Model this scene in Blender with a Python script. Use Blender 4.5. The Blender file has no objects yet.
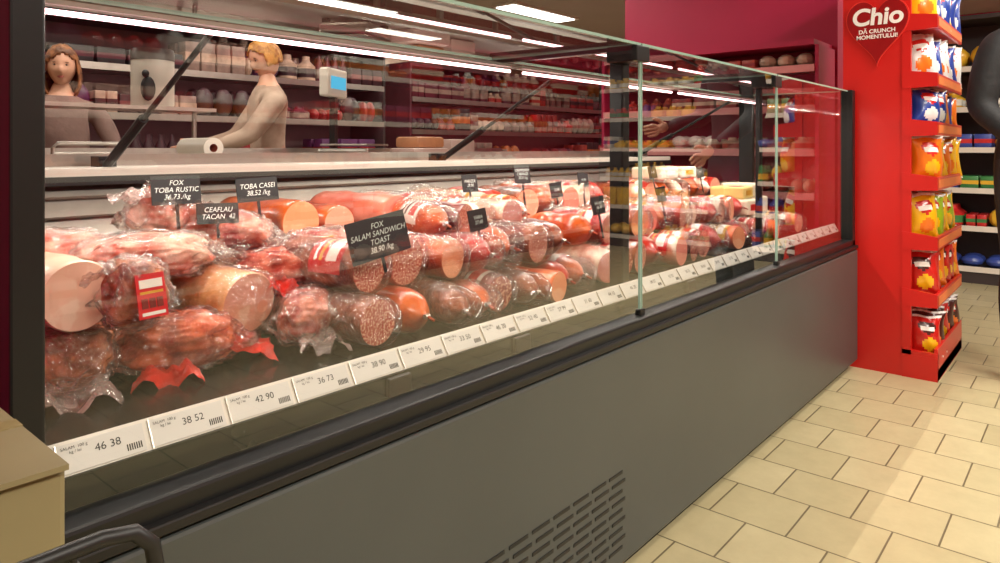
import bpy, bmesh, math, random
from mathutils import Vector, Matrix, noise
random.seed(7)
S=bpy.context.scene
S.view_settings.view_transform='Standard'
def lin(c):
    return tuple((x/255/12.92) if x/255<=.04045 else ((x/255+.055)/1.055)**2.4 for x in c)+(1,)
MC={}
def mat(name,c,rough=.5,metal=0,var=0,vscale=8,bump=0,bscale=30,coat=0,emit=0,c2=None,spec=.5):
    if name in MC: return MC[name]
    m=bpy.data.materials.new(name); m.use_nodes=True; nt=m.node_tree; N=nt.nodes; L=nt.links
    b=N['Principled BSDF']; col=lin(c)
    b.inputs['Base Color'].default_value=col; b.inputs['Roughness'].default_value=rough
    b.inputs['Metallic'].default_value=metal; b.inputs['Coat Weight'].default_value=coat
    b.inputs['Coat Roughness'].default_value=.12; b.inputs['Specular IOR Level'].default_value=spec
    tc=N.new('ShaderNodeTexCoord')
    if var or c2:
        n=N.new('ShaderNodeTexNoise'); n.inputs['Scale'].default_value=vscale; n.inputs['Detail'].default_value=4
        L.new(tc.outputs['Object'],n.inputs['Vector'])
        r=N.new('ShaderNodeValToRGB')
        if c2:
            r.color_ramp.elements[0].position=.42; r.color_ramp.elements[1].position=.6
            r.color_ramp.elements[0].color=col; r.color_ramp.elements[1].color=lin(c2)
        else:
            r.color_ramp.elements[0].position=.3; r.color_ramp.elements[1].position=.7
            r.color_ramp.elements[0].color=tuple(x*(1-var) for x in col[:3])+(1,)
            r.color_ramp.elements[1].color=tuple(min(1,x*(1+var)) for x in col[:3])+(1,)
        L.new(n.outputs['Fac'],r.inputs['Fac']); L.new(r.outputs['Color'],b.inputs['Base Color'])
    if bump:
        n2=N.new('ShaderNodeTexNoise'); n2.inputs['Scale'].default_value=bscale; n2.inputs['Detail'].default_value=3
        L.new(tc.outputs['Object'],n2.inputs['Vector'])
        bp=N.new('ShaderNodeBump'); bp.inputs['Strength'].default_value=bump; bp.inputs['Distance'].default_value=.01
        L.new(n2.outputs['Fac'],bp.inputs['Height']); L.new(bp.outputs['Normal'],b.inputs['Normal'])
    if emit:
        b.inputs['Emission Color'].default_value=col; b.inputs['Emission Strength'].default_value=emit
    MC[name]=m; return m
def glassmat(name,tint,k=.75,rough=0.0,base=0.04,bump=0,power=3.5,dif=None,difk=0,difmin=0):
    if name in MC: return MC[name]
    m=bpy.data.materials.new(name); m.use_nodes=True; nt=m.node_tree; N=nt.nodes; L=nt.links
    N.remove(N['Principled BSDF']); out=N['Material Output']
    t=N.new('ShaderNodeBsdfTransparent'); t.inputs['Color'].default_value=tint+(1,)
    g=N.new('ShaderNodeBsdfGlossy'); g.inputs['Roughness'].default_value=rough
    f=N.new('ShaderNodeLayerWeight'); f.inputs['Blend'].default_value=.5
    pw=N.new('ShaderNodeMath'); pw.operation='POWER'; pw.inputs[1].default_value=power
    a=N.new('ShaderNodeMath'); a.operation='MULTIPLY_ADD'; a.inputs[1].default_value=k; a.inputs[2].default_value=base; a.use_clamp=True
    mx=N.new('ShaderNodeMixShader')
    L.new(f.outputs['Facing'],pw.inputs[0]); L.new(pw.outputs[0],a.inputs[0])
    L.new(a.outputs[0],mx.inputs[0]); L.new(t.outputs[0],mx.inputs[1]); L.new(g.outputs[0],mx.inputs[2])
    last=mx
    tc=N.new('ShaderNodeTexCoord')
    if bump:
        n2=N.new('ShaderNodeTexNoise'); n2.inputs['Scale'].default_value=26; n2.inputs['Detail'].default_value=2; n2.inputs['Distortion'].default_value=1.6
        L.new(tc.outputs['Object'],n2.inputs['Vector'])
        sb=N.new('ShaderNodeMath'); sb.operation='SUBTRACT'; sb.inputs[1].default_value=.5
        ab=N.new('ShaderNodeMath'); ab.operation='ABSOLUTE'
        L.new(n2.outputs['Fac'],sb.inputs[0]); L.new(sb.outputs[0],ab.inputs[0])
        bp=N.new('ShaderNodeBump'); bp.inputs['Strength'].default_value=bump; bp.inputs['Distance'].default_value=.05; bp.invert=True
        L.new(ab.outputs[0],bp.inputs['Height']); L.new(bp.outputs['Normal'],g.inputs['Normal'])
    if dif:
        d=N.new('ShaderNodeBsdfDiffuse'); d.inputs['Color'].default_value=lin(dif)
        n3=N.new('ShaderNodeTexNoise'); n3.inputs['Scale'].default_value=22; n3.inputs['Detail'].default_value=5; n3.inputs['Distortion'].default_value=1.5
        L.new(tc.outputs['Object'],n3.inputs['Vector'])
        rr=N.new('ShaderNodeMapRange'); rr.inputs['From Min'].default_value=.5; rr.inputs['From Max'].default_value=.75; rr.inputs['To Min'].default_value=difmin; rr.inputs['To Max'].default_value=min(1,difmin+difk*2.2)
        L.new(n3.outputs['Fac'],rr.inputs['Value'])
        m2=N.new('ShaderNodeMixShader'); L.new(rr.outputs[0],m2.inputs[0]); L.new(mx.outputs[0],m2.inputs[1]); L.new(d.outputs[0],m2.inputs[2]); last=m2
    L.new(last.outputs[0],out.inputs[0]); MC[name]=m; return m
def link(o,parent=None):
    S.collection.objects.link(o)
    if parent: o.parent=parent
    return o
def root(name):
    e=bpy.data.objects.new(name,None); e.empty_display_size=.1; return link(e)
class MB:
    def __init__(s): s.v=[];s.f=[];s.m=[];s.mats=[]
    def mi(s,m):
        if m not in s.mats: s.mats.append(m)
        return s.mats.index(m)
    def geo(s,vs,fs,m,M=None):
        o=len(s.v); k=s.mi(m)
        for v in vs:
            v=Vector(v); s.v.append(M@v if M else v)
        for f in fs: s.f.append([i+o for i in f]); s.m.append(k)
    def box(s,x0,x1,y0,y1,z0,z1,m,M=None,b=0):
        if b>0:
            bm=bmesh.new(); bmesh.ops.create_cube(bm,size=1)
            for v in bm.verts: v.co=Vector(((x0+x1)/2+v.co.x*(x1-x0),(y0+y1)/2+v.co.y*(y1-y0),(z0+z1)/2+v.co.z*(z1-z0)))
            bmesh.ops.bevel(bm,geom=bm.edges[:],offset=b,segments=2,affect='EDGES',profile=.5)
            bm.verts.index_update(); s.geo([v.co.copy() for v in bm.verts],[[v.index for v in f.verts] for f in bm.faces],m,M); bm.free(); return
        vs=[(x,y,z) for x in(x0,x1) for y in(y0,y1) for z in(z0,z1)]
        s.geo(vs,[(0,1,3,2),(4,6,7,5),(0,4,5,1),(2,3,7,6),(0,2,6,4),(1,5,7,3)],m,M)
    def lathe(s,prof,m,M=None,n=24,cap=True):
        vs=[];fs=[]
        for r,h in prof:
            for i in range(n):
                a=2*math.pi*i/n; vs.append((r*math.cos(a),r*math.sin(a),h))
        for j in range(len(prof)-1):
            for i in range(n):
                fs.append((j*n+i,j*n+(i+1)%n,(j+1)*n+(i+1)%n,(j+1)*n+i))
        if cap:
            fs.append(tuple(range(n))[::-1]); fs.append(tuple((len(prof)-1)*n+i for i in range(n)))
        s.geo(vs,fs,m,M)
    def tube(s,pts,r,m,n=10):
        pts=[Vector(p) for p in pts]; vs=[];fs=[]
        up=Vector((0.13,.31,.94))
        for k,p in enumerate(pts):
            d=(pts[min(k+1,len(pts)-1)]-pts[max(k-1,0)]).normalized()
            a=d.cross(up).normalized(); b=d.cross(a).normalized()
            for i in range(n):
                t=2*math.pi*i/n; vs.append(p+a*r*math.cos(t)+b*r*math.sin(t))
        for j in range(len(pts)-1):
            for i in range(n): fs.append((j*n+i,j*n+(i+1)%n,(j+1)*n+(i+1)%n,(j+1)*n+i))
        fs.append(tuple(range(n))[::-1]); fs.append(tuple((len(pts)-1)*n+i for i in range(n)))
        s.geo(vs,fs,m)
    def sphere(s,c,r,m,n=16,M=None):
        vs=[];fs=[];k=n//2
        rr=r if hasattr(r,'__len__') else (r,r,r)
        for j in range(k+1):
            ph=math.pi*j/k
            for i in range(n):
                a=2*math.pi*i/n
                vs.append((c[0]+rr[0]*math.sin(ph)*math.cos(a),c[1]+rr[1]*math.sin(ph)*math.sin(a),c[2]+rr[2]*math.cos(ph)))
        for j in range(k):
            for i in range(n): fs.append((j*n+i,(j+1)*n+i,(j+1)*n+(i+1)%n,j*n+(i+1)%n))
        s.geo(vs,fs,m,M)
    def build(s,name,parent=None,smooth=False,loc=None,ang=40):
        me=bpy.data.meshes.new(name); me.from_pydata([tuple(v) for v in s.v],[],s.f)
        for m in s.mats: me.materials.append(m)
        for p,k in zip(me.polygons,s.m): p.material_index=k; p.use_smooth=smooth
        bm=bmesh.new(); bm.from_mesh(me); bmesh.ops.recalc_face_normals(bm,faces=bm.faces); bm.to_mesh(me); bm.free()
        if smooth:
            try: me.set_sharp_from_angle(angle=math.radians(ang))
            except Exception: pass
        o=bpy.data.objects.new(name,me)
        if loc: o.location=loc
        return link(o,parent)
def frame(X,Y,Z,o):
    return Matrix(((X[0],Y[0],Z[0],o[0]),(X[1],Y[1],Z[1],o[1]),(X[2],Y[2],Z[2],o[2]),(0,0,0,1)))
def text(name,body,size,M,m,parent,ext=.0003,align='CENTER',bold=0,shear=0,space=1):
    c=bpy.data.curves.new(name,'FONT'); c.body=body; c.size=size; c.align_x=align; c.align_y='CENTER'; c.extrude=ext; c.offset=bold; c.shear=shear
    c.space_line=space
    c.materials.append(m); o=bpy.data.objects.new(name,c); link(o,parent); o.matrix_world=M; return o

# ---------------- materials
GREY=mat('case_grey_powdercoat',(78,82,81),.38,.25,var=.06,vscale=3,bump=.02,bscale=400)
BLACK=mat('black_frame',(22,23,24),.35,.2,var=.1)
RUB=mat('black_plastic',(16,16,17),.45,var=.1)
STEEL=mat('stainless',(180,172,164),.28,.9,var=.08,vscale=20)
WHITE=mat('white_plastic',(226,218,206),.35,var=.03)
DECK=mat('deck_dark',(32,38,34),.2,.2,var=.1,vscale=5)
MAG=mat('magenta_wall',(180,20,70),.55,var=.05,vscale=2)
RED=mat('stand_red',(205,28,24),.35,var=.04,vscale=3,coat=.2)
HEART=mat('heart_red',(150,12,18),.3,var=.05,coat=.3)
CREAM=mat('cream_wall',(170,146,132),.7,var=.05,vscale=2)
GLASS=glassmat('clear_glass',(.95,.965,.955),.95,base=.055,power=2.2)
GEDGE=mat('glass_edge_green',(150,178,165),.15,var=.1,coat=.5)
FILM=glassmat('vacuum_film',(.97,.94,.92),.5,.15,.17,bump=.9,power=2.4,dif=(250,232,222),difk=.12)
FILML=glassmat('wrap_film_thin',(.98,.96,.95),.45,.13,.13,bump=.8,power=2.6,dif=(245,225,215),difk=.05)
FILMR=glassmat('vacuum_film_red',(.97,.74,.64),.5,.15,.17,bump=.9,power=2.4,dif=(225,50,30),difk=.20)
REDGE=glassmat('bag_edge_red',(.95,.4,.3),.5,.18,.15,bump=.8,power=2.4,dif=(228,44,28),difk=.2,difmin=.45)
CEDGE=glassmat('bag_edge_clear',(.96,.92,.90),.6,.15,.2,bump=.9,power=2.0,dif=(245,215,205),difk=.2,difmin=.16)
LEDM=mat('led_tube',(255,205,208),.4,emit=6)
LIGHTM=mat('ceiling_light_diffuser',(255,250,240),.4,emit=5)
CHALK=mat('chalk_white',(240,240,235),.8,emit=0.0,var=.03)
TXT=mat('ink_black',(25,25,28),.6,var=.05)
CARD=mat('label_card',(214,210,204),.5,var=.03)
# ---------------- room
def plane_box(name,a,m):
    b=MB(); b.box(*a,m); return b.build(name)
fm=bpy.data.materials.new('floor_tiles'); fm.use_nodes=True; N=fm.node_tree.nodes; L=fm.node_tree.links
bs=N['Principled BSDF']; tc=N.new('ShaderNodeTexCoord'); mp=N.new('ShaderNodeMapping'); mp.inputs['Rotation'].default_value=(0,0,math.pi/2)
br=N.new('ShaderNodeTexBrick'); br.inputs['Scale'].default_value=1; br.inputs['Brick Width'].default_value=.205; br.inputs['Row Height'].default_value=.205
br.inputs['Mortar Size'].default_value=.0028; br.inputs['Mortar Smooth'].default_value=.3; br.inputs['Color1'].default_value=lin((196,184,146)); br.inputs['Color2'].default_value=lin((184,172,134)); br.inputs['Mortar'].default_value=lin((112,101,76))
ns=N.new('ShaderNodeTexNoise'); ns.inputs['Scale'].default_value=9; ns.inputs['Detail'].default_value=8; ns.inputs['Roughness'].default_value=.7
mx=N.new('ShaderNodeMix'); mx.data_type='RGBA'; mx.blend_type='MULTIPLY'; mx.inputs[0].default_value=.35
L.new(tc.outputs['Object'],mp.inputs[0]); L.new(mp.outputs[0],br.inputs['Vector']); L.new(tc.outputs['Object'],ns.inputs['Vector'])
cr=N.new('ShaderNodeValToRGB'); cr.color_ramp.elements[0].position=.3; cr.color_ramp.elements[1].position=.65; cr.color_ramp.elements[0].color=(.6,.58,.55,1); L.new(ns.outputs['Fac'],cr.inputs['Fac'])
L.new(br.outputs['Color'],mx.inputs[6]); L.new(cr.outputs['Color'],mx.inputs[7]); L.new(mx.outputs[2],bs.inputs['Base Color'])
bs.inputs['Roughness'].default_value=.32
bp=N.new('ShaderNodeBump'); bp.inputs['Strength'].default_value=.3; bp.inputs['Distance'].default_value=.004; bp.invert=True
L.new(br.outputs['Fac'],bp.inputs['Height']); L.new(bp.outputs[0],bs.inputs['Normal'])
plane_box('floor',(-3,10,-3.2,8,-.1,0),fm)
CEIL=mat('ceiling_grey',(176,168,158),.8,var=.05,vscale=1)
plane_box('ceiling',(-3,10,-3.2,8,2.6,2.7),CEIL)
plane_box('wall_back',(-3,10,8,8.1,0,2.6),CREAM)
plane_box('wall_left',(-3.1,-3,-3.2,8,0,2.6),CREAM)
plane_box('wall_right',(10,10.1,-3.2,8,0,2.6),MAG)
b=MB(); b.box(-3,10,-3.3,-3.2,0,2.6,MAG); b.build('wall_front')
plane_box('wall_partition',(4.3,4.42,1.14,2.53,0,2.6),MAG)
plane_box('wall_pillar',(-.7,.243,.935,1.2,0,2.6),MAG)
fx=[(-1,-1.2),(1.0,-1.3),(2.8,-1.6),(4.6,-1.0),(3.2,-.35),(7.4,-.9),(1.2,2.9),(4.8,6.3),(3.2,3.3),(6.5,5.0),(6.5,7.3),(7.5,2),(-.5,5)]
for x,y in fx:
    r=root('ceiling_light'); q=MB(); q.box(x-.62,x+.62,y-.17,y+.17,2.57,2.6,WHITE); q.box(x-.58,x+.58,y-.13,y+.13,2.56,2.572,LIGHTM); q.build('fixture',r)
    l=bpy.data.lights.new('lamp','AREA'); l.shape='RECTANGLE'; l.size=1.16; l.size_y=.26; l.energy=47 if y<0 else 24; l.color=(1,.93,.81)
    o=bpy.data.objects.new('lamp',l); link(o,r); o.location=(x,y,2.55)
w=bpy.data.worlds.new('world'); S.world=w; w.use_nodes=True; w.node_tree.nodes['Background'].inputs[0].default_value=(.8,.75,.7,1); w.node_tree.nodes['Background'].inputs[1].default_value=.4

# ---------------- deli counter
DC=root('refrigerated_deli_counter')
XL,XR=-.7,3.47
b=MB()
b.box(XL,XR,.835,1.95,.04,.54,GREY,b=.006)
b.box(XL+.02,XR-.02,.87,1.93,0,.05,BLACK)
b.box(XL,XR,.845,.90,.535,.585,BLACK,b=.005)
b.box(XL,XR,.832,.86,.545,.560,RUB,b=.003)
b.build('lower_body',DC)
b=MB()
b.box(.25,XR-.02,.90,1.36,.58,.62,DECK); b.box(.25,XR-.02,1.36,1.80,.58,.76,DECK,b=.01)
b.build('display_deck',DC)
b=MB()
b.box(.25,XR-.02,1.80,1.95,.54,.93,STEEL)
for i,z in enumerate((.77,.815,.86,.905)):
    M=Matrix.Translation((0,1.785,z))@Matrix.Rotation(math.radians(-28),4,'X')
    b.box(.26,XR-.03,-.006,.006,-.02,.02,STEEL,M)
b.box(.2,XR,1.76,2.12,.93,.955,WHITE,b=.006)
b.box(.2,XR,1.755,1.77,.915,.935,RUB)
b.box(.2,XR,1.90,1.93,.955,.985,STEEL)
b.build('rear_ledge',DC)
b=MB()
for r in range(9):
    z=.255-r*.0215
    n=7; wv=(1.42-.93)/n
    for k in range(n):
        x0=.93+k*wv+(.012 if r%2 else 0); 
        b.box(x0,x0+wv*.8,.8335,.836,z-.0035,z+.0035,RUB)
b.build('vent_slots',DC)
def quad(name,vs,m,parent):
    q=MB(); q.geo(vs,[(0,1,2,3)],m); return q.build(name,parent)
secs=[(.25,1.548),(1.556,2.515),(2.523,3.44)]
for i,(a,c) in enumerate(secs):
    quad('front_glass_%d'%i,[(a,.87,.585),(c,.87,.585),(c,.87,1.257),(a,.87,1.257)],GLASS,DC)
    quad('top_glass_%d'%i,[(a,.87,1.258),(c,.87,1.258),(c,1.36,1.262),(a,1.36,1.262)],GLASS,DC)
quad('end_glass',[(3.44,.87,.585),(3.44,1.36,.62),(3.44,1.36,1.258),(3.44,.87,1.258)],GLASS,DC)
b=MB()
for a,c in secs:
    b.box(a,c,.866,.872,1.2545,1.261,GEDGE); b.box(a,c,1.357,1.363,1.258,1.266,GEDGE)
    for x in (a,c): b.box(x-.0015,x+.0015,.867,.873,.585,1.257,GEDGE); b.box(x-.002,x+.002,.87,1.36,1.256,1.262,GEDGE)
b.build('glass_edges',DC)
b=MB()
b.box(.22,.253,.858,.93,.54,1.262,BLACK,b=.003)
b.box(1.568,1.604,.93,.97,.60,1.25,BLACK,b=.004)
b.box(2.53,2.552,.93,.95,.60,1.25,BLACK,b=.003)
b.box(3.425,3.47,.845,.90,.54,1.262,BLACK,b=.004)
b.box(3.43,3.46,1.30,1.37,.54,1.262,BLACK,b=.004)
for x in (1.552,2.519):
    b.box(x-.03,x+.035,.862,.95,1.215,1.255,BLACK,b=.003)
    b.box(x-.012,x+.012,.87,1.36,1.246,1.256,BLACK)
    b.box(x-.012,x+.012,.862,.88,.58,.60,BLACK,b=.003)
for x in (.66,1.78,3.17):
    b.tube([(x,1.82,.95),(x,1.27,1.235)],.006,RUB); b.tube([(x,1.82,.95),(x,1.60,1.065)],.011,RUB)
    b.box(x-.02,x+.02,1.8,1.85,.93,.98,RUB)
b.build('posts_and_arms',DC)
b=MB(); b.box(.26,3.44,1.235,1.265,1.224,1.232,STEEL); 
for a,c in((.26,1.50),(1.56,2.47),(2.53,3.42)): b.tube([(a,1.25,1.214),(c,1.25,1.214)],.0045,LEDM)
b.build('led_light',DC,True)
for a,c in secs:
    l=bpy.data.lights.new('led_glow','AREA'); l.shape='RECTANGLE'; l.size=c-a-.05; l.size_y=.006; l.energy=8; l.color=(1,.89,.79)
    o=bpy.data.objects.new('led_glow',l); link(o,DC); o.location=((a+c)/2,1.25,1.208)
b=MB()
def rail_pt(t): return (.905+.022*t, .618+.036*t)
y0,z0=rail_pt(0);y1,z1=rail_pt(1)
b.geo([(.26,y0,z0),(3.44,y0,z0),(3.44,y1,z1),(.26,y1,z1),(.26,y0+.006,z0-.004),(3.44,y0+.006,z0-.004),(3.44,y1+.006,z1-.002),(.26,y1+.006,z1-.002)],
  [(0,1,2,3),(7,6,5,4),(3,2,6,7),(0,4,5,1),(0,3,7,4),(1,5,6,2)],WHITE)
for x in (.79,1.12,1.9,2.7): b.box(x-.03,x+.02,.892,.912,.585,.617,RUB,b=.003)
nx=Vector((0,-(z1-z0),(y1-y0))).normalized()
upv=Vector((0,y1-y0,z1-z0)).normalized()
x=.28; k=0; cards=[]
while x<3.38:
    M=frame(Vector((1,0,0)),upv,nx,Vector((x+.05,(y0+y1)/2,(z0+z1)/2))+nx*.0012)
    b.box(-.048,.048,-.017,.017,0,.0012,CARD,M)
    for t in range(7): b.box(.026+t*.0027,.0275+t*.0027,-.012,-.004,.0012,.0015,TXT,M)
    b.box(-.05,-.0485,-.018,.018,0,.002,STEEL,M)
    cards.append(M); x+=.105
b.build('price_rail',DC)
pr=['46 38','38 52','42 90','36 73','38 90','29 95','33 50','46 20','52 40','27 99','31 60','44 10']
for i,M in enumerate(cards):
    text('price_text',pr[i%12],.013,M@Matrix.Translation((.006,.003,.0016)),TXT,DC,0)
    if i<10:
        text('price_small','SALAM  100 g\n kg / lei',.005,M@Matrix.Translation((-.030,.009,.0016)),TXT,DC,0)

# ---------------- meats
CAS={
 'orange':mat('casing_orange',(222,102,36),.3,c2=(176,58,20),vscale=14,bump=.2,bscale=60,coat=.6),
 'dark':mat('casing_darkred',(120,36,22),.3,c2=(72,18,14),vscale=14,bump=.35,bscale=70,coat=.6),
 'red':mat('casing_red',(200,42,24),.28,c2=(146,22,16),vscale=12,bump=.15,bscale=50,coat=.7),
 'brown':mat('casing_brown',(158,74,34),.32,c2=(98,36,18),vscale=16,bump=.5,bscale=60,coat=.5),
 'pink':mat('casing_pink',(226,128,104),.35,c2=(204,96,74),vscale=9,bump=.1,coat=.4),
 'tan':mat('casing_tan',(230,172,116),.35,c2=(208,132,76),vscale=7,bump=.1,coat=.4),
 'white':mat('casing_white',(240,220,196),.4,c2=(212,122,96),vscale=16,bump=.3,coat=.4),
 'cream':mat('casing_cream',(240,220,194),.4,c2=(228,196,166),vscale=8,bump=.2,coat=.4),
}
def cutmat(name,base,fleck,scale,thr):
    m=bpy.data.materials.new(name); m.use_nodes=True; N=m.node_tree.nodes; L=m.node_tree.links; b=N['Principled BSDF']
    tc=N.new('ShaderNodeTexCoord'); n=N.new('ShaderNodeTexNoise'); n.inputs['Scale'].default_value=scale; n.inputs['Detail'].default_value=3
    r=N.new('ShaderNodeValToRGB'); r.color_ramp.elements[0].position=thr; r.color_ramp.elements[1].position=thr+.06
    r.color_ramp.elements[0].color=lin(base); r.color_ramp.elements[1].color=lin(fleck)
    L.new(tc.outputs['Object'],n.inputs['Vector']); L.new(n.outputs['Fac'],r.inputs['Fac']); L.new(r.outputs['Color'],b.inputs['Base Color'])
    b.inputs['Roughness'].default_value=.4; b.inputs['Coat Weight'].default_value=.3
    return m
CUT={'salami':cutmat('cut_salami',(180,70,50),(232,176,148),230,.50),
 'ham':cutmat('cut_ham',(230,156,128),(240,188,160),25,.55),
 'pale':cutmat('cut_pale',(236,190,166),(242,208,186),25,.55),
 'bologna':cutmat('cut_bologna',(238,144,100),(243,168,128),12,.5),
 'coarse':cutmat('cut_coarse',(158,52,38),(222,154,126),130,.5),
 'mortadella':cutmat('cut_mortadella',(230,130,112),(244,206,188),60,.66)}
LAB=[mat('label_red',(206,26,26),.3,var=.03,coat=.4),mat('label_white',(238,232,222),.35,var=.03,coat=.3),mat('label_gold',(214,158,50),.35,var=.03),mat('label_green',(40,110,60),.35,var=.03)]
CLIP=STEEL
def log(name,x,y,z,r,Ln,cas,cut=None,az=0,el=0,label=None,film=False,squash=1.0,seed=None):
    """front end at (x,y,z), body runs into +y"""
    sd=random.random()*50 if seed is None else seed
    b=MB(); n=32; prof=[]
    if cut: prof+= [(0.0,0),(.5*r,0),(.955*r,0),(r*.99,.004),(r,.010)]
    else: prof+=[(.004,-.012),(.006,-.004),(.25*r,.002),(.6*r,.012),(.86*r,.03),(.97*r,.05),(r,.065)]
    m=10
    st=prof[-1][1]
    for i in range(1,m): prof.append((r*(1+.02*math.sin(i*1.7+sd)),st+(Ln-.05-st)*i/m))
    prof+=[(r*.96,Ln-.045),(r*.85,Ln-.025),(r*.6,Ln-.01),(r*.25,Ln),(.005,Ln+.004)]
    vs=[]
    for (rr,h) in prof:
        for i in range(n):
            a=2*math.pi*i/n
            k=1+.05*noise.noise(Vector((math.cos(a)*1.5+sd,math.sin(a)*1.5,h*12)))*(1 if h>.006 else .3)
            vs.append((rr*k*math.cos(a),h,rr*k*math.sin(a)*squash))
    casm=CAS[cas]; 
    for j in range(len(prof)-1):
        mm=casm
        if cut and j<2: mm=CUT[cut]
        k=b.mi(mm)
        for i in range(n): b.f.append([j*n+i,j*n+(i+1)%n,(j+1)*n+(i+1)%n,(j+1)*n+i]); b.m.append(k)
    b.v=[Vector(v) for v in vs]
    if not cut:
        b.tube([(-.006,-.012,0),(.006,-.012,0)],.005,CLIP,8); b.tube([(0,-.012,0),(.004,-.03,-.006)],.003,casm,6)
    if label is not None:
        q=10; a0=math.radians(50);a1=math.radians(190)
        def patch(t0,t1,i0,i1,R,m):
            lv=[];lf=[]
            for t in (t0,t1):
                for i in range(i0,i1+1):
                    a=a0+(a1-a0)*i/q; lv.append((R*math.cos(a),t,R*math.sin(a)*squash))
            w=i1-i0+1
            for i in range(w-1): lf.append((i,i+1,w+1+i,w+i))
            b.geo(lv,lf,m)
        t=.03 if cut else .055
        patch(t,t+.085,0,q,r*1.05,LAB[label])
        patch(t+.012,t+.04,2,8,r*1.06,LAB[1] if label!=1 else LAB[0])
        patch(t+.05,t+.058,3,8,r*1.06,LAB[2] if label==0 else TXT)
        patch(t+.066,t+.072,3,8,r*1.06,LAB[1] if label!=1 else TXT)
    o=b.build(name,None,True,ang=50)
    if film:
        f=MB(); fv=[];ff=[]; n2=48
        P=[(r*.2,-.035),(r*.9,-.022),(r*1.08,-.004)]+[(r*1.08,Ln*i/24) for i in range(1,24)]+[(r*1.0,Ln),(r*1.15,Ln+.02),(r*1.3,Ln+.05)]
        for (rr,h) in P:
            for i in range(n2):
                a=2*math.pi*i/n2; ca,sa=math.cos(a),math.sin(a)
                k=1.02+.06*noise.noise(Vector((ca*3+sd,sa*3,h*30)))+.09*(.5-abs(noise.noise(Vector((ca*3.5,sa*3.5+sd,h*22))))*2.5)*.6
                sq=squash if h<Ln else .15
                fv.append((rr*max(k,.97)*ca,h,rr*max(k,.97)*sa*sq))
        for j in range(len(P)-1):
            for i in range(n2): ff.append((j*n2+i,j*n2+(i+1)%n2,(j+1)*n2+(i+1)%n2,(j+1)*n2+i))
        f.geo(fv,ff,FILML); f.build('wrap_film',o,True,ang=80)
    o.location=(x,y,z); o.rotation_euler=(math.radians(el),0,math.radians(az))
    return o
def bag(name,x,y,z,a,b_,c,meat,film,az=0,tx=0,ty=0,label=None,flap=1.5,seed=None,sheet=None):
    sd=random.random()*90 if seed is None else seed
    me=MB(); bm=bmesh.new(); bmesh.ops.create_icosphere(bm,subdivisions=6,radius=1)
    vs=[];fv=[]
    for v in bm.verts:
        d=v.co.normalized()
        def se(t,p): return math.copysign(abs(t)**p,t)
        p=Vector((se(d.x,.75)*a,se(d.y,.75)*b_,se(d.z,.85)*c))
        k=1+.20*noise.noise(d*2+Vector((sd,0,0)))+.06*noise.noise(d*6+Vector((sd,0,0)))
        vs.append(p*k)
        w=noise.noise(d*5+Vector((0,sd,0))); w2=1-abs(noise.noise(d*6+Vector((0,0,sd))))*3; w3=1-abs(noise.noise(d*14+Vector((sd,0,sd))))*3
        kk=1.08+.04*w+.07*w2+.035*w3
        f=p*k*kk
        e=max(0,(abs(d.x)-.68)/.32)
        if e>0:
            f.x*=1+(flap-1)*e*1.0*(1+.25*noise.noise(Vector((d.y*5,d.z*2,sd)))); f.z=f.z*(1-e*.95)+e*.016*math.sin(d.y*9+sd)-(e*c*.35); f.y*=1+.25*e
        fv.append(f)
    bm.verts.index_update()
    fs=[[q.index for q in f.verts] for f in bm.faces]; bm.free()
    me.geo(vs,fs,meat)
    o=me.build(name,None,True,ang=180)
    fb=MB(); fb.geo(fv,fs,film)
    for (sx,sy,sz,dx,dy,Ls,Ws) in (sheet or []):
        d=Vector((dx,dy,0)).normalized(); e=Vector((-d.y,d.x,0)); G=16; gv=[];gf=[]
        for i in range(G+1):
            for j in range(G+1):
                t=i/G; u=j/G-.5
                p=Vector((sx,sy,sz))+d*Ls*t*(1+.25*noise.noise(Vector((u*5,sd,0))))+e*Ws*u*(.7+.45*t)
                p.z+= .014*math.sin(u*11+sd)*t+.014*noise.noise(Vector((t*5,u*8,sd)))-.02*t*t
                gv.append(p)
        for i in range(G):
            for j in range(G): gf.append((i*(G+1)+j,i*(G+1)+j+1,(i+1)*(G+1)+j+1,(i+1)*(G+1)+j))
        fb.geo(gv,gf,REDGE if film is FILMR else CEDGE)
    fb.build('vacuum_film',o,True,ang=180)
    if label is not None:
        q=MB(); q.box(-.024,.024,-.001,.001,-.034,.034,LAB[label]); q.box(-.019,.019,-.002,.0,.012,.025,LAB[1]); q.box(-.019,.019,-.002,0,.003,.007,LAB[2]); q.box(-.019,.019,-.002,0,-.030,-.025,LAB[1])
        for k in range(3): q.box(-.018+k*.0125,-.008+k*.0125,-.002,0,-.019,-.004,mat('label_photo',(120,40,30),.3,var=.3,vscale=60))
        l=q.build('label',o); l.location=(0,-b_*1.12-.006,.0); l.rotation_euler=(math.radians(-12),0,0)
    o.location=(x,y,z); o.rotation_euler=(math.radians(tx),math.radians(ty),math.radians(az)); return o
MEATB=mat('ham_brown',(134,58,26),.4,c2=(218,132,84),vscale=17,bump=.6,bscale=40,coat=.3)
MEATP=mat('meat_pink',(206,96,76),.4,c2=(242,190,166),vscale=17,bump=.4,bscale=40,coat=.3)
MEATR=mat('meat_red',(160,36,26),.35,c2=(228,134,106),vscale=20,bump=.5,bscale=40,coat=.3)
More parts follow.
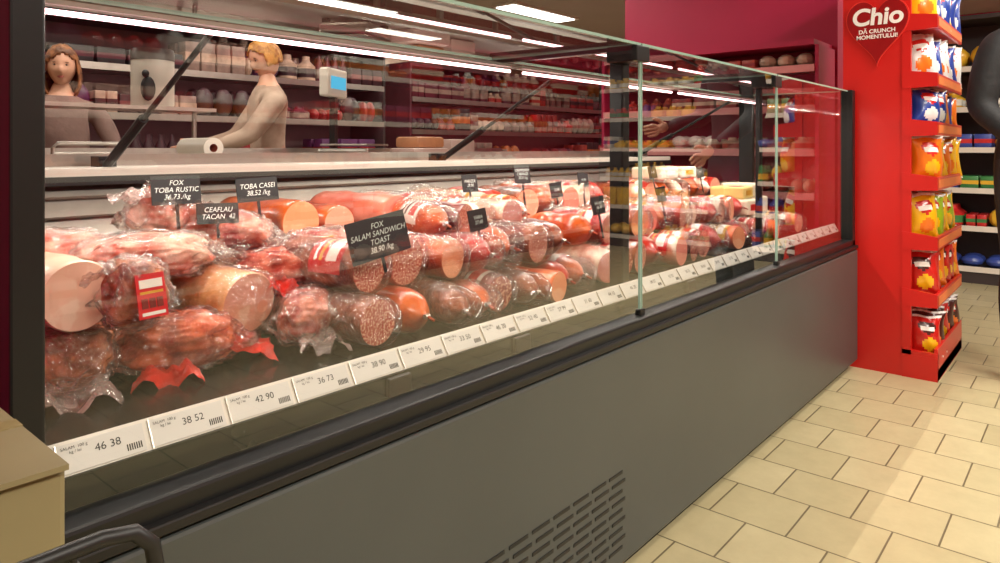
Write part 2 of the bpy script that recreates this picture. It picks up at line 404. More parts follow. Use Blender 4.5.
# left pile
log('chicken_roll',.385,1.16,.778,.054,.28,'cream','pale',az=4,seed=3)
bag('smoked_ham_pack',.40,1.23,.676,.06,.06,.05,MEATB,FILM,az=60,seed=5,sheet=[(-.05,-.01,-.03,-.8,-.2,.07,.12)])
bag('smoked_ham_pack',.55,1.21,.668,.095,.06,.046,MEATB,FILMR,az=-12,flap=1.3,seed=11,sheet=[(.07,-.01,-.015,1,-.25,.09,.08),(-.02,-.05,-.025,-.2,-1,.05,.10)])
bag('smoked_ham_pack',.463,1.165,.772,.045,.04,.05,MEATB,FILM,az=10,label=0,seed=21,flap=1.3,sheet=[(-.01,0,.045,-.5,.3,.06,.07)])
log('ham_roll',.685,1.20,.712,.060,.30,'tan','ham',az=10,el=3,film=True,seed=9,squash=.95)
bag('sliced_meat_pack',.56,1.34,.80,.11,.07,.04,MEATP,FILM,az=-8,seed=31,sheet=[(-.08,-.05,0,-.6,-1,.08,.12)])
bag('sliced_meat_pack',.655,1.48,.855,.060,.06,.060,MEATP,FILM,az=30,ty=14,seed=44,flap=1.7,sheet=[(0,0,.045,-.6,.3,.10,.10),(.02,-.04,.03,.5,-1,.07,.10)])
bag('sliced_meat_pack',.765,1.42,.818,.085,.065,.045,MEATR,FILM,az=-20,ty=8,seed=52,sheet=[(.05,-.02,0,1,-.4,.07,.10)])
bag('sliced_meat_pack',.43,1.42,.81,.085,.07,.04,MEATP,FILM,az=20,seed=59)
bag('bacon_pack',.785,1.17,.678,.050,.08,.045,MEATR,FILM,az=-40,seed=62,flap=1.5,sheet=[(.02,-.06,-.02,.7,-1,.05,.09)])
bag('bacon_pack',.79,1.28,.752,.085,.05,.04,MEATR,FILMR,az=-15,seed=77,flap=1.6,sheet=[(-.03,-.04,-.01,-.1,-1,.05,.09)])
bag('bacon_pack',.93,1.34,.775,.075,.055,.04,MEATR,FILM,az=-25,seed=81,flap=1.4,label=2)
log('bologna_sausage',.955,1.44,.822,.054,.33,'orange','bologna',az=3,seed=1)
log('mortadella',1.22,1.40,.822,.056,.34,'pink','mortadella',az=3,seed=2)
log('bologna_sausage',1.08,1.46,.81,.045,.3,'orange','ham',az=-3,seed=4)
# centre
log('salami',.885,1.10,.762,.05,.24,'brown','salami',az=10,film=True,label=0,seed=6)
log('salami',.85,1.03,.672,.045,.26,'brown','salami',az=2,seed=7,film=True)
log('smoked_sausage',.955,1.02,.668,.046,.28,'orange',None,az=-3,seed=8)
log('salami',1.00,1.12,.762,.055,.26,'pink','salami',az=6,seed=12,film=True,label=1)
types=[('brown',None),('orange',None),('dark','coarse'),('brown',None),('orange','bologna'),('red',None),('orange',None),('brown','salami')]
nm={'brown':'smoked_salami','orange':'smoked_sausage','dark':'dry_salami','red':'red_salami','white':'cheese_log','tan':'bologna_sausage','pink':'mortadella','cream':'chicken_roll'}
def row(x0,x1,y,zb,rs,step,tt,filmp=.3,cyc=0,lp=.3):
    x=x0;k=cyc
    while x<x1:
        r=random.uniform(*rs); c,u=tt[k%len(tt)]; k+=1
        log(nm[c],x,y+random.uniform(-.02,.03),zb+r,r,random.uniform(.22,.28),c,u,az=random.uniform(-16,16),el=random.uniform(-2,4),
            label=(random.choice([0,1,2,0]) if random.random()<lp else None),film=random.random()<filmp)
        x+=r*2+step
row(1.055,1.62,1.02,.622,(.038,.046),.004,types,.45)
row(1.13,1.62,1.10,.705,(.045,.055),.002,types[3:]+types[:3],.6,cyc=1)
row(1.20,1.62,1.22,.775,(.04,.046),.004,[('orange',None),('dark','salami'),('cream',None),('white','mortadella')],.6,lp=.5)
row(1.36,2.4,1.42,.765,(.05,.056),.006,[('orange',None),('white','mortadella'),('cream','pale'),('red',None),('brown','ham')],.6,lp=.5)
# section B/C
row(1.68,2.45,1.03,.622,(.044,.05),.006,[('white','mortadella'),('dark','coarse'),('brown','salami'),('red',None)],.6,lp=.6)
row(1.70,2.45,1.12,.71,(.045,.052),.004,[('orange',None),('red','salami'),('cream','pale'),('brown','bologna'),('red','mortadella')],.6,lp=.6)
row(2.56,3.3,1.03,.622,(.04,.046),.012,[('orange','bologna'),('red',None),('brown',None),('red','ham')],.5,lp=.7)
row(2.56,2.90,1.12,.705,(.042,.048),.008,[('red',None),('white','ham'),('orange','bologna')],.5,lp=.7)
row(2.5,3.3,1.40,.765,(.045,.05),.01,[('white',None),('red','ham'),('orange',None)],.3,lp=.6)
CH=[mat('cheese_white',(240,228,205),.45,var=.04,vscale=9,coat=.2),mat('cheese_yellow',(236,206,130),.4,var=.05,vscale=9,coat=.2)]
for i,(x,y,z,wv,h) in enumerate([(2.97,1.12,.715,.12,.065),(3.12,1.14,.715,.12,.07),(2.99,1.15,.782,.12,.05),(3.13,1.16,.787,.12,.055),(2.72,1.38,.868,.14,.05),(2.90,1.38,.868,.13,.05)]):
    q=MB(); q.box(-wv/2,wv/2,0,.15,0,h,CH[1 if i==2 else 0],b=.008); q.box(-wv/2*.5,wv/2*.5,-.0015,.001,h*.3,h*.7,LAB[i%3]); q.box(-wv/2*.5,wv/2*.5,.03,.08,h,h+.0012,LAB[(i+1)%3])
    o=q.build('cheese_block',None); o.location=(x,y,z); o.rotation_euler=(0,0,random.uniform(-.1,.15))
SB=mat('sign_blackboard',(24,25,27),.5,var=.15,vscale=20)
def sign(x,y,z,wd,h,body,rot=0,yaw=0,size=.016,stick=.07):
    r=root('price_sign'); 
    M=Matrix.Translation((x,y,z))@Matrix.Rotation(math.radians(yaw),4,'Z')@Matrix.Rotation(math.radians(-rot),4,'Y')@Matrix.Rotation(math.radians(-10),4,'X')
    q=MB(); q.box(-wd/2,wd/2,0,.002,-h/2,h/2,SB,M); q.box(-.003,.003,.002,.005,-h/2-stick,h/2*.5,RUB,M)
    q.build('board',r)
    text('chalk_text',body,size,M@frame((1,0,0),(0,0,1),(0,-1,0),(0,-.0006,0)),CHALK,r,0,bold=-.0001,shear=.25,space=.98)
sign(.877,1.06,.828,.145,.080,'FOX\nSALAM SANDWICH\nTOAST\n38,90 /kg',rot=8,size=.0155,stick=.03)
sign(.65,1.42,.915,.100,.058,'FOX\nTOBA RUSTIC\n36,73 /kg',size=.0145,stick=.05)
sign(.83,1.42,.908,.100,.052,'TOBA CASEI\n38,52 /kg',rot=2,size=.0155,stick=.05)
sign(.715,1.375,.866,.090,.042,'CEAFLAU\nTACAN  42',rot=-2,size=.0145,stick=.03)
for (x,y,z,t) in [(1.52,1.42,.895,'PARIZER\n29,90'),(1.78,1.43,.915,'CREMVURSTI\nCABANOS\n20,21 /kg'),(1.90,1.38,.86,'33,50'),(2.12,1.42,.885,'41,20'),(1.72,1.10,.835,'SALAM\n38,20'),(1.26,1.15,.825,'VARA\n27,40'),(2.35,1.4,.89,'26,10'),(2.6,1.4,.9,'31,00'),(2.2,1.15,.84,'44,90'),(3.05,1.4,.89,'19,90')]:
    sign(x,y,z,.08 if z>.9 else .065,.062 if z>.9 else .052,t,rot=random.uniform(-4,6),size=.0125)

# ---------------- product shelves
PAL=[(200,40,40),(235,230,220),(60,80,160),(230,180,50),(120,30,70),(60,130,70),(220,120,50),(160,60,120),(90,40,30),(240,200,180)]
PM=[mat('pack_%d'%i,c,.4,var=.15,vscale=12,coat=.2) for i,c in enumerate(PAL)]
BK=[mat('deli_pack_%d'%i,c,.5,var=.35,vscale=14,coat=.1) for i,c in enumerate([(140,24,28),(170,64,50),(96,26,44),(56,22,30),(196,160,140),(150,120,110),(190,110,60),(180,36,28),(120,60,60),(36,26,32)])]
DARK=mat('shelf_dark',(58,48,48),.5,var=.1)
def shelves(name,x0,x1,y0,y1,zs,H,axis,mats,led=False,back=DARK,hmax=.2,lipm=WHITE,side=DARK):
    """axis 'y-': open toward -y ; 'x-': open toward -x ; 'y+': toward +y"""
    r=root(name); q=MB()
    if axis=='y-': q.box(x0,x1,y1-.03,y1,0,H,back)
    elif axis=='y+': q.box(x0,x1,y0,y0+.03,0,H,back)
    else: q.box(x1-.03,x1,y0,y1,0,H,back)
    if axis[0]=='y': q.box(x0-.02,x0,y0,y1,0,H,side); q.box(x1,x1+.02,y0,y1,0,H,side)
    else: q.box(x0,x1,y0-.02,y0,0,H,side); q.box(x0,x1,y1,y1+.02,0,H,side)
    for z in zs:
        q.box(x0,x1,y0,y1,z-.02,z,STEEL if back!=DARK else DARK)
        if axis=='y-': q.box(x0,x1,y0-.012,y0,z-.035,z+.005,lipm)
        elif axis=='y+': q.box(x0,x1,y1,y1+.012,z-.035,z+.005,lipm)
        else: q.box(x0-.012,x0,y0,y1,z-.035,z+.005,lipm)
    q.box(x0,x1,y0,y1,0,.08,DARK); q.box(x0-.02,x1+.02,y0,y1,H,H+.03,side)
    if led:
        for z in zs: q.box(x0,x1,y0+.02,y0+.04,z-.030,z-.021,LEDM)
    q.build('frame',r)
    g=MB()
    for zi,z in enumerate(zs):
        a=(x0 if axis[0]=='y' else y0)+.02; end=(x1 if axis[0]=='y' else y1)-.05
        hm=hmax*random.uniform(.8,1); run=0
        while a<end:
            if run<=0: k=random.randrange(len(mats)); run=random.randint(1,4); wd=random.uniform(.06,.17); h=hm*random.uniform(.4,1); shp=random.random()
            run-=1
            m=mats[k]; m2=mats[(k+3)%len(mats)]
            for dep in (0,1):
                if axis=='y-': cx,cy=a+wd/2,y0+.07+dep*.14
                elif axis=='y+': cx,cy=a+wd/2,y1-.07-dep*.14
                else: cx,cy=x0+.07+dep*.14,a+wd/2
                if shp<.3:
                    q2=.45*wd
                    g.lathe([(q2*.9,0),(q2,.01),(q2,h*.6),(q2*.45,h*.8),(q2*.4,h)],m,Matrix.Translation((cx,cy,z)),12)
                    g.lathe([(q2*1.02,h*.15),(q2*1.02,h*.5)],m2,Matrix.Translation((cx,cy,z)),12,False)
                elif shp<.6:
                    u,v=(wd*.48,.06) if axis[0]=='y' else (.06,wd*.48)
                    g.sphere((cx,cy,z+h*.45),(u,v,h*.46),m,12)
                else:
                    u,v=(wd*.46,.055) if axis[0]=='y' else (.055,wd*.46)
                    g.box(cx-u,cx+u,cy-v,cy+v,z,z+h,m,b=.006); g.box(cx-u*1.01,cx+u*1.01,cy-v*1.01,cy+v*1.01,z+h*.35,z+h*.65,m2)
            a+=wd+.004
    g.build('products',r,True,ang=30)
    return r
shelves('refrigerated_shelf',1.0,3.6,4.3,4.75,[.2,.55,.9,1.2,1.48],1.75,'y-',[BK[2],BK[3],BK[0],BK[5],BK[8],BK[9],BK[4],mat('grape_purple',(84,40,84),.4,var=.3)],led=True,back=mat('fridge_back',(110,84,84),.5,var=.1),lipm=STEEL,hmax=.24)
shelves('grocery_shelf',3.9,7.2,4.3,4.7,[.15,.5,.85,1.15,1.42],1.68,'y-',BK,lipm=STEEL,back=mat('shelf_back_red',(130,34,38),.5,var=.1),side=mat('shelf_side',(90,40,50),.5,var=.1),led=True,hmax=.24)
shelves('grocery_shelf',6.2,6.65,-2.2,1.5,[.12,.42,.70,1.0,1.3,1.6],1.95,'x-',[PM[3],PM[0],PM[1],PM[3],PM[5],PM[2],PM[3]])
shelves('grocery_shelf',-2.5,8.5,-2.9,-2.45,[.15,.5,.85,1.2,1.55],1.85,'y+',[PM[0],PM[6],PM[4],PM[9],PM[1],PM[0]],side=MAG,back=MAG)
shelves('wall_product_rack',3.98,4.28,1.17,2.5,[.75,.99,1.23,1.45],1.56,'x-',[BK[0],BK[1],BK[7],BK[4],BK[0]],back=MAG,hmax=.11,lipm=mat('lip_pink',(230,150,150),.4,var=.05),side=MAG)

# ---------------- rear work area
r=root('stainless_worktable'); q=MB(); q.box(.5,3.6,2.5,3.1,.90,.93,STEEL,b=.005); q.box(.5,3.6,3.07,3.1,.93,1.0,STEEL)
for x in(.55,1.5,2.5,3.5):
    for y in(2.55,3.05): q.tube([(x,y,0),(x,y,.9)],.02,STEEL)
q.box(.55,3.5,2.55,3.05,.25,.27,STEEL)
for x in (.8,1.45): q.tube([(x,3.0,.93),(x,3.0,1.165)],.010,STEEL)
q.box(.7,1.5,2.9,3.1,1.155,1.17,STEEL); q.build('table',r,True,ang=30)
q=MB(); q.lathe([(.078,0),(.082,.01),(.082,.22),(.078,.235),(.03,.24)],WHITE,Matrix.Translation((1.27,2.99,1.17)),28)
q.lathe([(.0832,.19),(.0832,.222),(.079,.237),(.03,.243)],mat('dark_lid',(60,40,36),.4,var=.1),Matrix.Translation((1.27,2.99,1.17)),28)
q.sphere((1.22,2.915,1.24),(.03,.014,.05),TXT); q.sphere((1.21,2.915,1.30),(.014,.012,.016),TXT); q.build('storage_canister',None,True)
q=MB(); M=Matrix.Translation((1.00,2.05,1.0))@Matrix.Rotation(math.radians(90),4,'X')
q.lathe([(.030,-.07),(.030,.10)],WHITE,M,28,False); 
q.lathe([(.012,-.07),(.012,.10)],mat('cardboard_core',(170,90,70),.7,var=.1),M,16,False)
q.lathe([(.012,.10),(.030,.10)],WHITE,M,28,False); q.lathe([(.012,-.07),(.030,-.07)],WHITE,M,28,False)
q.box(.97,1.03,1.95,2.12,.955,.972,STEEL); q.build('paper_roll',None,True)
q=MB(); q.tube([(.62,2.05,.957),(.62,2.05,1.0),(.63,2.05,1.012),(.78,2.05,1.012),(.79,2.05,1.0),(.79,2.05,.957)],.005,STEEL); q.tube([(.62,2.05,.985),(.79,2.05,.985)],.004,STEEL); q.build('tray_rack',None,True)
def scale_(x,y,z,yaw):
    r=root('weighing_scale'); q=MB(); M=Matrix.Translation((x,y,z))@Matrix.Rotation(yaw,4,'Z')
    q.box(-.15,.15,-.13,.13,.02,.07,STEEL,M,b=.015); q.box(-.14,.14,-.12,.12,.08,.09,STEEL,M,b=.004); q.box(-.015,.015,.10,.13,.07,.38,RUB,M)
    q.box(-.11,.11,.09,.14,.32,.46,WHITE,M,b=.01); q.box(-.08,.08,.085,.091,.36,.42,mat('lcd_blue',(70,170,210),.3,emit=.9),M)
    for a in(-.12,.12):
        for c in(-.10,.10): q.box(a-.015,a+.015,c-.015,c+.015,0,.02,RUB,M)
    q.build('scale_body',r)
scale_(2.15,2.78,.93,.5)
FO=[mat('paper_wrap',(190,130,90),.5,var=.1,vscale=10,bump=.4),mat('film_wrap_white',(190,160,150),.35,var=.08,bump=.5)]
r=root('packaging_stack'); q=MB()
for (x,y,z,sx,sy,sz,m) in [(2.55,2.75,.93,.13,.10,.07,1),(2.6,2.8,1.0,.10,.09,.06,0),(2.9,2.85,.93,.10,.09,.12,1)]:
    q.box(x-sx,x+sx,y-sy,y+sy,z,z+sz,FO[m],b=.015)
q.build('packages',r,True,ang=40)

# ---------------- chips display stand
r=root('snack_display_stand'); q=MB()
X0,X1=3.482,4.16
q.box(X0,X1,.655,.90,0,1.95,RED)
q.box(X0-.003,X0+.02,.625,.66,.10,1.95,RED)
q.box(X0-.004,X0,.525,.66,0,.10,RED)
zs=[.14,.36,.606,.863,1.10,1.31,1.56,1.8]
for i,z in enumerate(zs):
    if i==0:
        q.box(X0,X1,.525,.66,0,.05,RED); q.box(X0,X1,.525,.54,0,.14,RED,b=.003); q.box(X0-.003,X0+.015,.525,.66,0,.12,RED); q.box(X0,X1,.53,.66,.05,.075,RED)
    else:
        q.box(X0,X1,.54,.66,z-.035,z-.018,RED); q.box(X0,X1,.525,.54,z-.045,z+.012,RED,b=.003)
        q.geo([(X0-.006,.66,z-.05),(X0-.006,.525,z-.045),(X0-.006,.525,z+.012),(X0-.006,.66,z+.03),(X0+.012,.66,z-.05),(X0+.012,.525,z-.045),(X0+.012,.525,z+.012),(X0+.012,.66,z+.03)],[(0,1,2,3),(7,6,5,4),(0,4,5,1),(1,5,6,2),(2,6,7,3),(3,7,4,0)],RED)
        q.box(X0+.02,X1-.02,.523,.526,z-.035,z+.0,mat('strip_gold',(226,120,60),.4,var=.1))
q.build('stand_body',r)
hp=[]
for i in range(60):
    t=2*math.pi*i/60; hx=16*math.sin(t)**3; hy=13*math.cos(t)-5*math.cos(2*t)-2*math.cos(3*t)-math.cos(4*t); hp.append((hx/16*.128,hy/16*.165))
MH=frame((0,-1,0),(0,0,1),(-1,0,0),(X0-.003,.757,1.54))
def heart(s,z0,z1,m):
    vs=[(x*s,y*s,z0) for x,y in hp]+[(x*s,y*s,z1) for x,y in hp]; n=60
    h.geo(vs,[tuple(range(n)),tuple(range(2*n-1,n-1,-1))]+[(i,(i+1)%n,n+(i+1)%n,n+i) for i in range(n)],m,MH)
h=MB(); heart(1.0,0,.006,mat('heart_rim',(226,60,52),.3,var=.03)); heart(.96,.006,.009,HEART); h.build('heart_sign',r)
CW=mat('logo_white',(245,242,238),.5,var=.02)
text('sign_title','Chio',.105,MH@Matrix.Translation((0,.045,.0095)),CW,r,.001,bold=.003,shear=.1)
text('sign_slogan','DĂ CRUNCH\nMOMENTULUI!',.025,MH@Matrix.Translation((0,-.03,.0095)),CW,r,.0005,bold=.0006)
BG={'yellow':mat('bag_yellow',(244,186,20),.3,coat=.4,var=.1),'blue':mat('bag_blue',(30,60,150),.3,coat=.4,var=.1),'green':mat('bag_green',(150,180,30),.3,coat=.4,var=.1),
    'red':mat('bag_red',(200,28,22),.3,coat=.4,var=.1),'black':mat('bag_dark',(70,22,18),.3,coat=.4,var=.1),'white':mat('bag_white',(225,225,225),.3,coat=.4,var=.1),'orange':mat('bag_orange',(240,120,20),.3,coat=.4,var=.1)}
g=MB()
def chips(M,wd,h,m,mlogo,mc):
    nu,nv=18,20; ph=random.random()*6
    for sgn in(-1,1):
        vs=[]
        for j in range(nv+1):
            for i in range(nu+1):
                u=i/nu*2-1; v=j/nv*2-1
                puff=(max(0,1-u*u)**.6)*(max(0,1-abs(v)**2.2)**.8)*.046
                cr=.005*math.sin(i*1.9+ph)*max(0,abs(v)-.6)*2.5
                wr=.003*math.sin(u*9+v*7+ph)*(1-abs(u))
                vs.append((u*wd/2*(1-.13*(1-abs(v)**3))+.004*math.sin(v*3+ph),sgn*(puff+wr*(1-abs(v)))+cr,(v*.5+.5)*h+.004*math.sin(u*4+ph)*abs(v)))
        A=[];B=[];C=[];D=[]
        for j in range(nv):
            for i in range(nu):
                f=(j*(nu+1)+i,j*(nu+1)+i+1,(j+1)*(nu+1)+i+1,(j+1)*(nu+1)+i)
                hx=(i-8.5)/4.8; hy=(j-13.5)/2.8
                if hx*hx+(hy-.3*abs(hx))**2<1: (D if abs(hy)<.35 and abs(hx)<.75 else B).append(f)
                elif ((i-9)/5)**2+((j-6)/3.2)**2<1: C.append(f)
                elif j in (0,nv-1): D.append(f)
                else: A.append(f)
        base=len(g.v)
        g.geo(vs,A,m,M)
        for F,mm in((B,mlogo),(C,mc),(D,CW)):
            k=g.mi(mm)
            for f in F: g.f.append([base+q_ for q_ in f]); g.m.append(k)
rows=[('black','red'),('red','orange'),('yellow','green'),('yellow','orange'),('blue','orange'),('white','blue'),('blue','yellow')]
for i,(c1,c2) in enumerate(rows):
    z=zs[i]-.014 if i else .078
    H=(zs[i+1]-zs[i])-.03
    for k in range(6):
        x=X0+.085+k*.105
        M=Matrix.Translation((x,.59+random.uniform(-.01,.01),z))@Matrix.Rotation(math.radians(-random.uniform(35,68)),4,'Z')@Matrix.Rotation(math.radians(random.uniform(-10,0)),4,'X')@Matrix.Rotation(math.radians(random.uniform(-6,6)),4,'Y')
        c=c1 if (k+i)%3 else c2
        chips(M,.15,min(H,.21)*random.uniform(.9,1.02),BG[c],BG['red'] if c!='red' else BG['black'],BG[{'black':'orange','red':'yellow','green':'yellow','yellow':'orange','orange':'yellow','blue':'white','white':'orange'}[c]])
g.build('snack_bags',r,True,ang=80)

# ---------------- shopping trolley with carton
r=root('shopping_trolley'); q=MB()
def ztube(p,rr): q.tube(p,rr,RUB,10)
ztube([(-.42,.5,.742),(.18,.5,.742),(.2,.5,.738),(.212,.5,.725),(.216,.5,.70),(.216,.5,.3)],.0055)
ztube([(-.42,.8,.742),(.19,.8,.742),(.205,.8,.735),(.21,.8,.72),(.216,.8,.3)],.004)
ztube([(-.42,.5,.742),(-.42,.8,.742)],.006); ztube([(.214,.5,.3),(.214,.8,.3)],.005)
for z in (.3,.37,.44,.51,.58,.65):
    ztube([(-.42,.5,z),(.216,.5,z)],.0025); ztube([(-.42,.8,z),(.214,.8,z)],.0025); ztube([(.215,.5,z),(.215,.8,z)],.0025)
for k in range(13):
    x=-.42+k*.053
    ztube([(x,.5,.742),(x,.5,.3),(x,.8,.3),(x,.8,.742)] if x<.17 else [(x,.5,.70),(x,.5,.3),(x,.8,.3),(x,.8,.70)],.002)
for k in range(6): ztube([(.215,.5+k*.06,.3),(.215,.5+k*.06,.65)],.002)
for x in(-.38,.18):
    for y in(.53,.77):
        ztube([(x,y,.3),(x,y,.09)],.009)
        q.lathe([(.02,-.014),(.05,-.014),(.055,-.008),(.055,.008),(.05,.014),(.02,.014)],RUB,Matrix.Translation((x,y,.055))@Matrix.Rotation(math.radians(90),4,'X'),20)
ztube([(-.38,.53,.12),(.18,.53,.12),(.18,.77,.12),(-.38,.77,.12),(-.38,.53,.12)],.009)
q.build('trolley_frame',r,True,ang=40)
KB=mat('carton_beige',(132,120,84),.7,var=.08,vscale=10)
q=MB(); q.box(-.25,.178,.56,.80,.31,.772,KB,b=.004); q.box(-.25,.178,.555,.668,.772,.776,KB); q.box(-.25,.178,.672,.80,.772,.776,KB); q.box(-.25,.1785,.66,.68,.776,.7765,mat('tape',(150,134,90),.3,var=.1)); q.build('carton_box')

# ---------------- people
def skinned(name,V,E,mats,mf,parent,M,sub=2):
    keys=list(V.keys()); me=bpy.data.meshes.new(name+'_src')
    me.from_pydata([V[k][:3] for k in keys],[(keys.index(a),keys.index(c)) for a,c in E],[])
    o=bpy.data.objects.new(name+'_src',me); link(o)
    o.modifiers.new('skin','SKIN')
    sv=me.skin_vertices[0].data
    for i,k in enumerate(keys):
        rr=V[k][3]; sv[i].radius=rr if hasattr(rr,'__len__') else (rr,rr); sv[i].use_root=(i==0)
    ss=o.modifiers.new('sub','SUBSURF'); ss.levels=sub; ss.render_levels=sub
    dg=bpy.context.evaluated_depsgraph_get(); dg.update()
    m2=bpy.data.meshes.new_from_object(o.evaluated_get(dg)); m2.name=name
    bpy.data.objects.remove(o)
    m2.materials.clear()
    for m in mats: m2.materials.append(m)
    for p in m2.polygons: p.use_smooth=True; p.material_index=mf(p.center)
    m2.transform(M)
    n=bpy.data.objects.new(name,m2); return link(n,parent)
def hand(name,parent,wrist,d,side,nrm,skin,M,curl=.6):
    d=Vector(d).normalized(); side=Vector(side).normalized(); nrm=Vector(nrm).normalized(); w=Vector(wrist)
    V={'w':tuple(w)+(.025,),'p':tuple(w+d*.045)+((.034,.018),)}; E=[('w','p')]
    for i,(o_,L_) in enumerate([(.028,.068),(.010,.076),(-.010,.070),(-.028,.055)]):
        b0=w+d*.09+side*o_; V['k%d'%i]=tuple(b0)+(.011,); E.append(('p','k%d'%i)); prev='k%d'%i; p=b0; ang=curl*.5
        for j,fr in enumerate((.45,.32,.23)):
            dd=d*math.cos(ang)+nrm*math.sin(ang); p=p+dd*L_*fr; V['f%d%d'%(i,j)]=tuple(p)+(.009-.0012*j,); E.append((prev,'f%d%d'%(i,j))); prev='f%d%d'%(i,j); ang+=curl
    p=w+d*.035+side*.03; V['t0']=tuple(p)+(.013,); E.append(('p','t0')); p=p+(d*.6+side*.7+nrm*.2).normalized()*.035; V['t1']=tuple(p)+(.011,); E.append(('t0','t1')); p=p+(d*.9+side*.2+nrm*.4).normalized()*.03; V['t2']=tuple(p)+(.009,); E.append(('t1','t2'))
    return skinned(name,V,E,[skin],lambda c:0,parent,M,2)
def head(parent,M,skin,hair,long):
    q=MB(); n=40;k=28; vs=[];fs=[]
    for j in range(k+1):
        ph=math.pi*j/k
        for i in range(n):
            t=2*math.pi*i/n; a=math.sin(ph)*math.cos(t); f=math.sin(ph)*math.sin(t); u=math.cos(ph)
            A=a*.074*(1-.30*max(0,-u)**1.3); F=f*.092*(1-.12*max(0,-u)); U=u*.115
            if f>.5 and abs(a)<.25 and -.42<u<.12: F+=.020*(1-abs(a)/.25)*(1-(u+.18)**2*8 if abs(u+.15)<.3 else 0)*max(0,min(1,(.12-u)*4))
            if f>.4 and .12<abs(a)<.55 and -.08<u<.2: F-=.007
            if f>.5 and u<-.65: F+=.008
            vs.append((A,F,U))
    for j in range(k):
        for i in range(n): fs.append((j*n+i,(j+1)*n+i,(j+1)*n+(i+1)%n,j*n+(i+1)%n))
    q.geo(vs,fs,skin,M)
    EW=mat('eye_white',(200,185,175),.2,var=.02); EI=mat('iris',(60,45,35),.2,var=.05); LIP=mat('lips',(176,94,84),.4,var=.05); BR=mat('brow',(120,80,56),.7,var=.1)
    for sx in(-1,1):
        q.sphere((sx*.028,.071,.008),(.011,.009,.0045),EW,12,M); q.sphere((sx*.028,.0785,.008),(.005,.003,.0045),EI,10,M)
        q.sphere((sx*.028,.080,.022),(.014,.004,.0022),BR,10,M); q.sphere((sx*.075,.0,-.002),(.008,.018,.03),skin,12,M)
    q.sphere((0,.080,-.056),(.019,.006,.0035),LIP,12,M); q.sphere((0,.079,-.061),(.015,.007,.0035),LIP,12,M)
    q.build('head',parent,True,ang=180)
    q=MB(); vs=[]
    for j in range(k+1):
        ph=math.pi*j/k
        for i in range(n):
            t=2*math.pi*i/n; a=math.sin(ph)*math.cos(t); f=math.sin(ph)*math.sin(t); u=math.cos(ph)
            w_=1+.07*noise.noise(Vector((a*8,f*8,u*1.5)))
            A=a*.088*w_; F=f*.106*w_-.004; U=u*.127*w_
            if long and u<0.3: U-=(.3-u)*long; A*=1+.28*min(1,(.3-u)); F*=1+.1*(.3-u)
            vs.append((A,F,U))
    F2=[]
    for j in range(k):
        for i in range(n):
            t=2*math.pi*(i+.5)/n; ph=math.pi*(j+.5)/k; a=math.sin(ph)*math.cos(t); f=math.sin(ph)*math.sin(t); u=math.cos(ph)
            if f>.12+.35*abs(a) and u<.66-.5*abs(a+.12): continue
            if not long and u<-.35: continue
            if u<-.97: continue
            F2.append((j*n+i,(j+1)*n+i,(j+1)*n+(i+1)%n,j*n+(i+1)%n))
    q.geo(vs,F2,hair,M); o=q.build('hair',parent,True,ang=180)
    so=o.modifiers.new('t','SOLIDIFY'); so.thickness=.008
SK=mat('skin',(226,170,142),.5,var=.06,vscale=12)
HB=mat('hair_auburn',(166,104,62),.6,c2=(100,56,32),vscale=30,bump=.5,bscale=60)
HL=mat('hair_light',(220,160,84),.6,c2=(170,104,48),vscale=30,bump=.5,bscale=60)
HD=mat('hair_dark',(36,28,24),.6,c2=(24,18,16),vscale=30,bump=.5,bscale=60)
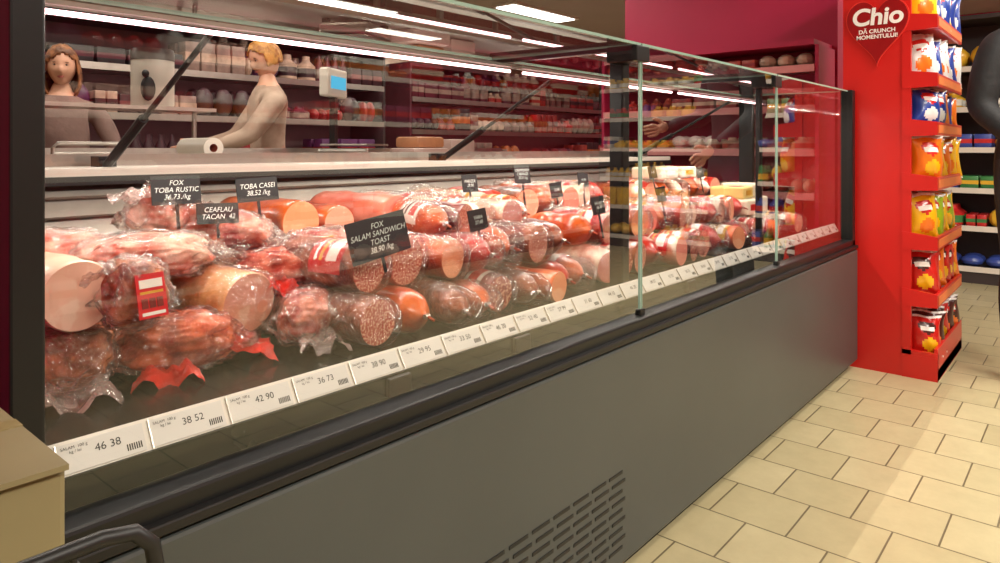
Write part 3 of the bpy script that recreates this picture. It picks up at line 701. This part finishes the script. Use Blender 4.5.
def person(name,P,Rv,Fv,Hh,top,bottom,hair,long,arms,bulk=0,turn=0,nod=0):
    r=root(name); R=Vector(Rv).normalized(); F=Vector(Fv).normalized(); M=frame(R,F,(0,0,1),P)@Matrix.Scale(Hh/1.75,4)
    V={'pel':(0,0,.95,(.15,.11)),'wa':(0,0,1.08,(.135,.10)),'ch':(0,.01,1.28,(.165,.115)),'sh':(0,0,1.42,(.12,.085)),'ne':(0,.0,1.50,(.052,.055)),'nt':(0,.01,1.58,(.05,.05))}
    E=[('pel','wa'),('wa','ch'),('ch','sh'),('sh','ne'),('ne','nt')]
    for s,n_ in((-1,'l'),(1,'r')):
        el,wr=arms[n_]
        V['s'+n_]=(s*.18,0,1.39,.062+bulk); V['m'+n_]=tuple((Vector((s*.20,0,1.38))+Vector(el))/2)+(.056+bulk,); V['e'+n_]=tuple(el)+(.048+bulk,); V['w'+n_]=tuple(wr)+(.032+bulk*.4,)
        V['h'+n_]=(s*.095,0,.88,.10); V['k'+n_]=(s*.105,.02,.50,.065); V['c'+n_]=(s*.105,-.01,.34,.058); V['a'+n_]=(s*.105,-.01,.09,.04); V['t'+n_]=(s*.12,.15,.035,(.038,.03))
        E+=[('sh','s'+n_),('s'+n_,'m'+n_),('m'+n_,'e'+n_),('e'+n_,'w'+n_),('pel','h'+n_),('h'+n_,'k'+n_),('k'+n_,'c'+n_),('c'+n_,'a'+n_),('a'+n_,'t'+n_)]
    def mf(c):
        if c.z>1.485 and abs(c.x)<.09: return 2
        if c.z<.10: return 3
        if c.z<.90 and abs(c.x)<.24: return 1
        return 0
    skinned('body',V,E,[top,bottom,SK,RUB],mf,r,M,2)
    for s,n_ in((-1,'l'),(1,'r')):
        el,wr=Vector(arms[n_][0]),Vector(arms[n_][1]); d=(wr-el).normalized(); side=Vector((0,0,1))-d*d.z
        if side.length<.3: side=Vector((0,1,0))
        side.normalize(); nr=d.cross(side)*s
        hand('hand_'+n_,r,wr+d*.0,d,side,nr,SK,M)
    head(r,M@Matrix.Translation((0,.02,1.65))@Matrix.Rotation(math.radians(turn),4,'Z')@Matrix.Rotation(math.radians(-nod),4,'X'),SK,hair,long)
    return r
COAT=mat('work_coat',(140,112,104),.8,c2=(112,86,80),vscale=5,bump=.5,bscale=14); TR=mat('trousers',(40,42,50),.8,var=.1)
COAT2=mat('work_coat_white',(212,184,164),.8,c2=(176,146,128),vscale=5,bump=.5,bscale=14)
JK=mat('jacket_black',(20,20,24),.75,var=.2,vscale=10,bump=.4,bscale=20)
person('shop_assistant',(1.17,3.75,0),(-.97,.2,0),(-.2,-.97,0),1.47,COAT,TR,HB,.06,{'l':((-.27,.05,1.16),(-.17,.27,1.06)),'r':((.27,.05,1.16),(.17,.27,1.06))},turn=-10,nod=4)
person('shop_assistant',(2.06,3.42,0),(.30,.95,0),(-.95,.30,0),1.57,COAT2,TR,HL,0,{'l':((-.22,.16,1.18),(-.10,.38,1.10)),'r':((.22,.14,1.18),(.12,.38,1.12))},turn=18,nod=20,bulk=.008)
R3=Vector((.651,-.759,0)); F3=Vector((.759,.651,0))
cp=F3*3.0+R3*2.32
person('customer',(cp.x,cp.y,0),-R3,-F3,1.82,JK,TR,HD,0,{'l':((-.29,.03,1.13),(-.24,.26,1.08)),'r':((.250,.0,1.12),(.20,.20,.96))},bulk=.010)

# ---------------- camera
cd=bpy.data.cameras.new('camera'); cd.sensor_width=36; cd.lens=25.2; cd.shift_y=-.1335; cd.clip_start=.02
co=bpy.data.objects.new('camera',cd); link(co); co.location=(0,0,1.0); co.rotation_euler=(math.radians(90),0,math.radians(-49.4)); S.camera=co
